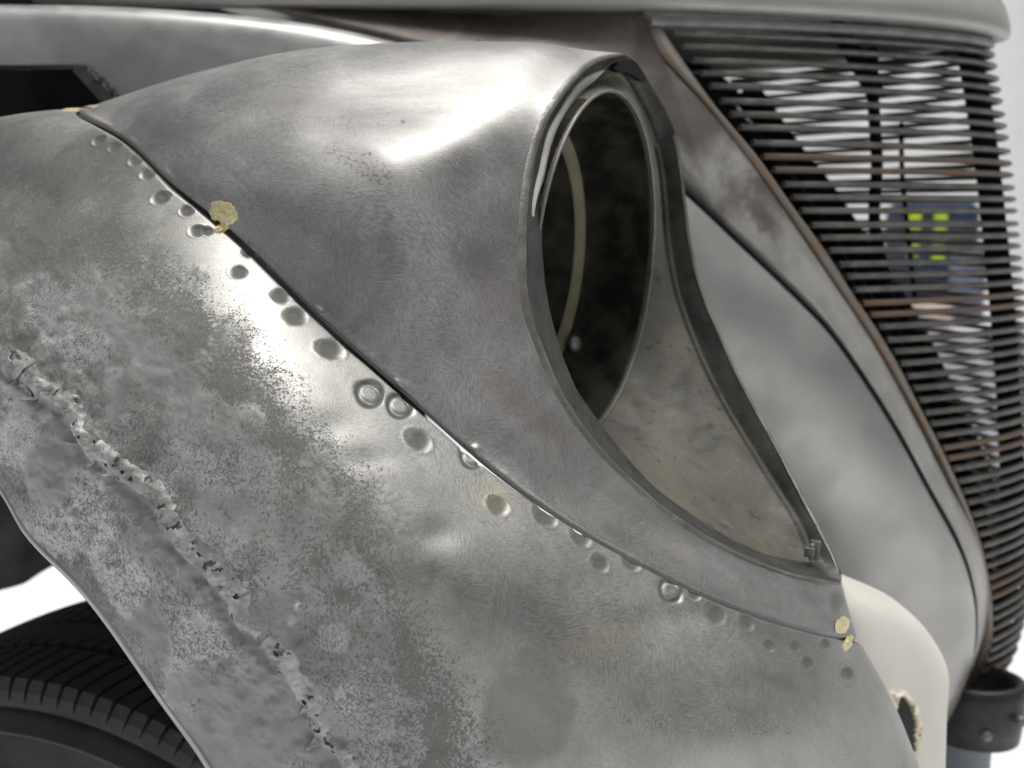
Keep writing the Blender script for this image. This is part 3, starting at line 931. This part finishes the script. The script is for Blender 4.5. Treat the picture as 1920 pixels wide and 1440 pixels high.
# -- grille shell with its rusty edge bead, both sides of the car
def mirror(X):
    a, b, z = to_car(X)
    return car(a, 2 * BM - b, z)
SB = [(300,-30,.24),(500,16,.235),(760,84,.23),(1050,190,.228),(1282,350,.232),(1366,428,.241),(1439,497,.250),(1512,568,.262),(1570,632,.273),(1636,727,.287),
      (1694,822,.301),(1745,917,.317),(1781,981,.330),(1811,1046,.343),(1829,1116,.356),(1832,1170,.368),(1825,1225,.381),(1803,1283,.396),(1785,1322,.408)]
SE = [(420,-40,.33),(620,-20,.32),(850,-5,.31),(1040,0,.300),(1185,8,.286),(1232,92,.268),(1290,160,.270),(1366,250,.276),(1440,350,.284),(1510,452,.296),
      (1575,548,.307),(1630,630,.318),(1690,735,.334),(1740,830,.350),(1790,935,.367),(1822,1030,.384),(1838,1120,.398),(1834,1200,.414),(1795,1316,.428)]
def build_shell():
    B3 = np.array([on_b(*p) for p in SB]); E3_ = np.array([on_b(*p) for p in SE])
    n = 160
    b3, e3 = curve(B3, n), curve(E3_, n)
    rows = [b3 + AX_L * .02, b3]
    for w in (.15, .3, .5, .7, .85, .95):
        rows.append(b3 * (1 - w) + e3 * w - AX_L * .006 * math.sin(w * 3.1416) + AX_F * .003 * math.sin(w * 3.1416))
    rows += [e3, e3 + AX_L * .006 - AX_F * .002]
    X = np.array(rows)
    own(sheet('grille_shell', X, M['shell'], None))
    own(sheet('far_grille_shell', mirror(X), M['dark'], None))  # far side near-black: its shade is put into the colour
    # rusty flange that the bars are welded to
    ee = curve(E3[1:], n)
    s0 = curve(E3_[4:], n)
    X2 = np.array([s0 + AX_L * .002, s0 * .7 + ee * .3 - AX_L * .002 + AX_F * .002, s0 * .25 + ee * .75 + AX_F * .003, ee + AX_L * .004, ee + AX_L * .016 - AX_F * .004])
    own(sheet('grille_frame', X2, M['shell_rust'], None))
    own(sheet('far_grille_frame', mirror(X2), M['dark'], None))  # near-black in place of rust, shade carried by the colour
    own(sheet('far_dark_sheet', mirror(np.array([ee + AX_L * .02 - AX_F * .004, ee + AX_L * .028 + AX_F * .028, ee + AX_L * .03 + AX_F * .03])), M['dark'], None))  # added sheet that widens the black area behind the bars
build_shell()

# -- pale apron between the fender and the grille shell
AG = []
def build_apron():
    R_ = [(900,80),(1100,205),(1282,352),(1366,430),(1439,499),(1512,570),(1570,634),(1636,729),(1694,824),(1745,919),(1781,983),(1811,1048),(1829,1118),(1832,1172),(1825,1227),(1800,1290)]
    bb = [.225,.225,.232,.241,.250,.262,.273,.287,.301,.317,.330,.343,.356,.368,.381,.396]
    r3 = np.array([on_b(x, y, b) for (x, y), b in zip(R_, bb)])
    a, b, z = to_car(r3)
    # four columns swinging from the shell line out over a rounded crown and down behind the lamp housing
    rows = [car(a + .012, b + .034, z + .004), car(a + .002, b + .010, z + .002)]
    for da, db, dz in ((.001, -.003, .001), (.003, -.013, .010), (.012, -.028, .026), (.030, -.040, .048), (.055, -.046, .074), (.085, -.049, .102), (.125, -.050, .137)):
        rows.append(car(a - da, b + db, z - dz))
    X = np.swapaxes(np.array(rows), 0, 1)
    X = surf(X, np.linspace(0, len(R_) - 1, 150), np.linspace(0, 8, 66))
    own(sheet('apron', X, M['apron'], None))
    V, F = tube(curve(r3, 160) - AX_L * .0035 - AX_F * .0015, .0019, 8)          # dark tube standing in for the shaded gap between the two panels
    own(mesh_obj('gap_line', V, F, M['dark']))
    own(sheet('far_apron', mirror(X), M['dark'], None))  # far apron coloured as if in shade, unlike the pale near one
build_apron()

# -- cream primed lower valance with a rusted-through hole
def build_valance():
    R_ = [(1560,1085,.72),(1610,1112,.735),(1700,1152,.76),(1752,1205,.775),(1778,1262,.785),(1776,1330,.785),(1772,1440,.785),(1764,1600,.785)]
    L_ = [(1540,1090,.70),(1560,1130,.70),(1575,1190,.70),(1590,1250,.70),(1600,1320,.70),(1610,1390,.70),(1640,1480,.70),(1650,1640,.70)]
    g = []
    for (a, b) in zip(L_, R_):
        A, B = P(*a), P(*b)
        back = B + np.array([.004, .05, -.004])
        g.append([A, A * .72 + B * .28 + np.array([.0, -.010, 0]), A * .3 + B * .7 + np.array([.0, -.012, 0]), B, back])
    nu, nv = 220, 120
    X = surf(np.array(g), np.linspace(0, 7, nu), np.linspace(0, 4, nv))
    px, py, d = proj(X)
    nz = fbm(X, 120, 3, 5) - .5
    q = ((px - 1686) / 27) ** 2 + ((py - 1368) / 52) ** 2 + 2.4 * nz
    N = normals(X)
    if np.sum(N[100, 40] * (EYE - X[100, 40])) < 0: N = -N
    X = X + N * (.004 * np.exp(-((q - 1.3) / .5) ** 2) * (.4 + fbm(X, 200, 2, 8)))[..., None]
    hole = q < 1.0
    keep = ~(hole[:-1, :-1] | hole[1:, 1:] | hole[1:, :-1] | hole[:-1, 1:])
    F = grid_faces(nu, nv); F = flip_to_eye(X, F)
    kk = keep.ravel(); mi = ((q[:-1, :-1] < 1.8) & (d[:-1, :-1] < .80)).ravel()[kk].astype(int)
    o = mesh_obj('lower_valance', X, F[kk], [M['cream'], M['filler']], midx=mi)
    m = o.modifiers.new('thickness', 'SOLIDIFY'); m.thickness = .002; m.offset = -1
    own(o)
build_valance()

# -- hood: lower lip follows the shell and prow, then a crowned top
def build_hood():
    near = [(-900,-40,.17),(-300,-8,.19),(100,3,.21),(500,10,.235),(900,13,.255),(1190,15,.268)]
    nz_ = np.array([on_b(*p) for p in near])
    a, b, z = to_car(nz_)
    zh = Ez[0] + .012
    # nose outline at the height of the lip, dropping slightly towards the prow
    q = np.linspace(-1, 0, 40)[1:]
    hb = BM - .262
    aE = a[-1]; aT = to_car(on_b(1868, 70, BM))[0] + .012
    zT = to_car(on_b(1868, 74, BM))[2]
    na = aT - (aT - aE) * np.abs(q) ** 1.8
    nb = BM + q * hb
    nzz = z[-1] + (zT - z[-1]) * (1 - np.abs(q) ** 1.3)
    A_ = np.concatenate([a, na]); B_ = np.concatenate([b, nb]); Z_ = np.concatenate([z, nzz])
    def full(A, B, Z):
        return np.concatenate([car(A, B, Z), car(A[::-1], 2 * BM - B[::-1], Z[::-1])[1:]])
    rows = []
    for ins, dz in ((.028, .001), (.010, -.001), (.003, -.0005), (0, .004), (.002, .014), (.010, .028), (.030, .045), (.07, .062), (.13, .078), (.19, .086)):
        k = np.clip(1 - ins / np.maximum(BM - B_, .02), 0.02, 1)
        rows.append(full(A_ - ins * .55 * smooth(a[-2], aT, A_), BM - (BM - B_) * k, Z_ + dz))
    own(sheet('hood', np.array(rows), M['hood'], None))
    # faint pen stroke on the nose
    L = [on_b(x, y, BM - .03) for x, y in ((1818,2),(1830,7),(1842,10),(1852,9),(1858,4))]
    V, F = tube(curve(np.array(L), 14) - AX_L * .0, .0012, 6)
    own(mesh_obj('pen_mark', V, F, M['ink']))
build_hood()

# -- grey side panel with a rolled top edge and a cut-out for wiring
def build_side_panel():
    T_ = [(-700,20,.90),(-300,11,.90),(0,10,.90),(250,16,.90),(500,36,.90),(650,60,.90),(760,86,.90),(900,130,.90)]
    g = []
    for (x, y, d) in T_:
        t = P(x, y, d)
        g.append([t + np.array([0, .05, -.012]), t + np.array([0, .016, .0005]), t, t + np.array([0, -.013, -.008]), t + np.array([0, -.021, -.026]), t + np.array([.0, -.030, -.07]), t + np.array([0, -.045, -.20])])
    nu, nv = 260, 110
    X = surf(np.array(g), np.linspace(0, 7, nu), np.linspace(0, 6, nv))
    px, py, d = proj(X)
    fr = np.arange(nv)[None, :] > nv * .45
    lim = 160 + (py - 124) * .95
    hole = fr & (py > 122 + 1.5 * np.sin(px * .05)) & (px < lim) & (px > -900)
    keep = ~(hole[:-1, :-1] & hole[1:, 1:])
    o = sheet('hood_side_panel', X, M['panel'], None, keep=keep); own(o)
    m = o.modifiers.new('thickness', 'SOLIDIFY'); m.thickness = .0015; m.offset = -1
    # folded return flange of the cut-out, with a screw hole
    fl = []
    for (x, y) in ((-500,123),(0,122),(150,121),(160,124),(182,148),(205,174),(240,215)):
        p0 = P(x, y, .868); 
        fl.append([p0, P(x - (24 if x > 150 else 4), y + (8 if x > 150 else 9), .876)])
    own(sheet('cutout_flange', np.array(fl), M['flange'], None, sm=False))
    L = lathe([(0, .001), (.0022, .001), (.0024, 0)], P(180, 152, .869), -FWD, 14)
    own(mesh_obj('screw_hole', L, grid_faces(3, 14, wrap_v=True), M['black']))
build_side_panel()

# dark inner structure: engine bay, radiator core, inner fender
def slab(name, c, hx, hy, hz, mat, bev=.004):
    bm = bmesh.new()
    box_bm(bm, c, hx, hy, hz)
    return own(bm_obj(name, bm, mat, None, bev))
Zv = np.array([0, 0, 1.0])
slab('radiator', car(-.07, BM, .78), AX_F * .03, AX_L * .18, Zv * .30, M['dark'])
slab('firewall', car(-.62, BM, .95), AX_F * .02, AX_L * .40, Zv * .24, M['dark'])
def build_inner():
    # splash panel between the wheel and the engine bay, its lower edge curving up towards the front
    n = 40
    t = np.linspace(0, 1, n)
    X = np.zeros((n, 2, 3))
    LE = curve(np.array([P(x, y, 1.12) for x, y in ((-900,1280),(-300,1170),(0,1107),(60,1085),(112,1055),(200,1030),(400,1000),(800,960))]), n)
    for i in range(n):
        X[i, 0] = LE[i]; X[i, 1] = LE[i] + np.array([0, .05, .75 - .0])
        X[i, 1, 2] = .98
    X = surf(X, np.linspace(0, n - 1, n), np.linspace(0, 1, 12))
    X += (.02 * np.sin(np.linspace(0, 9, 12)))[None, :, None] * np.array([0, -1.0, 0])
    o = sheet('inner_fender', X, M['inner'], None); own(o)
    m = o.modifiers.new('thickness', 'SOLIDIFY'); m.thickness = .004
M['inner'] = simple('dark inner fender', (.045, .047, .055), .5, .2, .4, 12)
build_inner()

slab('hole_backing', P(1672, 1370, .90), RIGHT * .03, np.array([0, .02, 0]), Zv * .06, M['black'])  # slab added behind the valance's rusted hole so it reads dark
# -- bumper bracket below the grille
def build_bracket():
    c = P(1832, 1330, 1.02)
    ax = Zv
    prof = [(.012, -.03), (.042, -.026), (.0455, .0), (.047, .022), (.044, .030), (.038, .032), (.034, .028), (.033, .0), (.0, -.012)]
    L = lathe(prof, c, ax, 40)
    L[..., :2] = c[:2] + (L[..., :2] - c[:2]) * np.array([.92, .80])
    own(mesh_obj('bumper_bracket', L, grid_faces(len(prof), 40, wrap_v=True), M['black']))
    V, F = tube(np.array([c + Zv * -.02, c + Zv * -.2, c + Zv * -.42]) + np.array([-.012, .01, 0]), .030, 20)
    own(mesh_obj('bracket_tube', V, F, M['tubegrey']))
    for dx, dz in ((.024, .006), (-.006, -.008)):
        L = lathe([(0, .003), (.0035, .0025), (.005, 0), (.005, -.004)], c + np.array([dx, -.0375, dz]), -FWD, 12)
        own(mesh_obj('bolt', L, grid_faces(4, 12, wrap_v=True), M['lip']))
M['tubegrey'] = simple('blue grey tube', (.16, .18, .20), .5, .2, .2, 20)
build_bracket()

# -- front wheel
def build_wheel():
    pt = P(50, 1294, .72)
    R = pt[2] / 2 + .004
    cz = R
    c = np.array([pt[0], pt[1], cz])
    W = bpy.data.objects.new('front_wheel', None)
    own(link(W))
    Wd = .205
    u = AX_L                              # inward along the axle
    prof = [(.190, .030), (.200, .012), (.214, .004), (.226, .001), (R - .079, .000), (R - .074, -.001), (R - .0725, -.005), (R - .068, -.005), (R - .0665, -.0015),
            (R - .066, -.001), (R - .042, .0015), (R - .0412, .001), (R - .040, -.003), (R - .0375, -.0035), (R - .036, .0), (R - .0275, .0025), (R - .027, .0075), (R - .0245, .0075), (R - .0235, .004),
            (R - .010, .010), (R - .006, .018), (R - .005, .05), (R - .004, .10), (R - .005, .16), (R - .008, .19), (R - .02, .203), (.28, .212), (.24, .212), (.2, .19)]
    ns = 1100
    L = lathe(prof, c, u, ns)
    for j in range(9, 11):                       # fine radial ribs round the sidewall
        L[j, ::2] -= u * .0011
    t = mesh_obj('tyre', L, grid_faces(len(prof), ns, wrap_v=True), M['rubber'])
    own(t, W)
    rim = [(.0, .05), (.06, .045), (.075, .06), (.14, .065), (.165, .05), (.186, .035), (.197, .022), (.199, .016)]
    L = lathe(rim, c, u, 64)
    r = mesh_obj('rim', L, grid_faces(len(rim), 64, wrap_v=True), M['dark']); own(r, W)
    # tread blocks: one mesh per row, copied round the part of the tyre in view
    e1 = AX_F; e2 = Zv
    def block(w0, w1, sh0, sh1, arc, name, drop=0.0):
        """block spanning widths w0..w1 across the tread; sh: how far its ends trail round the tyre"""
        V = []; nw = 6
        for k in range(nw):
            f = k / (nw - 1); w = w0 + (w1 - w0) * f
            sh = sh0 + (sh1 - sh0) * f ** 1.4
            crown = -.0075 * abs((w / Wd - .5) * 2) ** 3.0
            for s_, rr in ((-.5, -.010), (-.5, -.0012), (-.42, 0), (.42, 0), (.5, -.0012), (.5, -.010)):
                a = (sh + s_ * arc); ra = R + rr + crown
                V.append((math.sin(a) * ra, w, math.cos(a) * ra))
        if drop:      # shoulder: fold the outer end down the sidewall
            ext = []
            for (dw, dr) in ((-.004, -.006), (-.005, -.014)):
                for s_, rr in ((-.5, -.004), (-.5, -.001), (-.42, 0), (.42, 0), (.5, -.001), (.5, -.004)):
                    a = sh0 + s_ * arc; ra = R - .0075 + dr
                    ext.append((math.sin(a) * ra, w0 + dw + (0.002 if rr < -.002 else 0), math.cos(a) * ra))
            V = ext[6:] + ext[:6] + V; nw += 2
        F = [tuple(map(int, f)) for f in grid_faces(nw, 6)]
        F += [tuple(range(6)), tuple(range(nw * 6 - 6, nw * 6))[::-1]]
        me = bpy.data.meshes.new(name); me.from_pydata(V, [], F); me.update()
        me.materials.append(M['rubber'])
        bm = bmesh.new(); bm.from_mesh(me); bmesh.ops.recalc_face_normals(bm, faces=bm.faces); bm.to_mesh(me); bm.free()
        return me
    step = 2 * math.pi / 146
    rows = [(block(.010, .052, 0, .02, step * .80, 'tread_block', drop=1), 0.0), (block(.060, .098, .02, .055, step * .84, 'tread_block'), .3),
            (block(.105, .143, .055, .03, step * .84, 'tread_block'), .1), (block(.150, .196, .02, 0, step * .8, 'tread_block'), .5)]
    for me, ph in rows:
        for k in range(-18, 34):
            o = bpy.data.objects.new('tread_block', me)
            th = (k + ph) * step
            Mx = Matrix(((e1[0] * math.cos(th), u[0], e1[0] * math.sin(th), c[0]), (e1[1] * math.cos(th), u[1], e1[1] * math.sin(th), c[1]),
                         (-math.sin(th), 0, math.cos(th), c[2]), (0, 0, 0, 1)))
            o.parent = W
            o.matrix_basis = Mx
            COL.objects.link(o)
build_wheel()

# ------------------------------------------------------------------ things glimpsed through the grille
def build_far_things():
    def spot(px, py, d): return P(px, py, d)
    navy = simple('navy cloth', (.02, .04, .10), .8, 0, .3, 30)
    blue = simple('washed blue cloth', (.22, .27, .38), .8, 0, .2, 30)
    neon = simple('neon yellow cloth', (.55, .80, .02), .7, 0, .1, 30)
    grey = simple('pale crate plastic', (.62, .62, .68), .6, 0, .2, 20)
    card = simple('pale card', (.72, .60, .50), .8, 0, .1, 20)
    c = spot(1770, 620, 2.9); top = c[2]
    bm = bmesh.new(); box_bm(bm, (c[0], c[1] + .2, top / 2), (.30, 0, 0), (0, .16, 0), (0, 0, top / 2)); b = bm_obj('crate', bm, grey, None, .015)
    tag(b, 'pale crate standing on the floor beyond the grille, a bag on top', 'crate')
    bag = bpy.data.objects.new('bag', None); p = spot(1755, 500, 3.05); bag.location = (p[0], p[1] + .05, top); COL.objects.link(bag)
    tag(bag, 'navy and blue bag with neon yellow panels on the crate behind the grille', 'bag')
    def soft(name, off, h, mat, par, lv=2):
        bm = bmesh.new(); box_bm(bm, off, (h[0], 0, 0), (0, h[1], 0), (0, 0, h[2]))
        o = bm_obj(name, bm, mat, par)
        m = o.modifiers.new('round', 'BEVEL'); m.width = min(h) * .5; m.segments = 3
        return o
    soft('body', (0, 0, .17), (.115, .07, .17), navy, bag)
    soft('pocket', (.075, -.075, .12), (.05, .012, .11), blue, bag)
    soft('panel', (-.075, -.073, .25), (.016, .008, .06), neon, bag)
    soft('panel', (-.005, -.073, .24), (.017, .008, .07), neon, bag)
    q = spot(1812, 612, 2.75)
    bm = bmesh.new(); box_bm(bm, (q[0], c[1] + .10, top + .03), (.05, 0, 0), (0, .04, 0), (0, 0, .03)); b = bm_obj('box', bm, card, None, .006)
    tag(b, 'small pale peach box on the crate in front of the bag', 'box')
build_far_things()

bpy.context.view_layer.update()
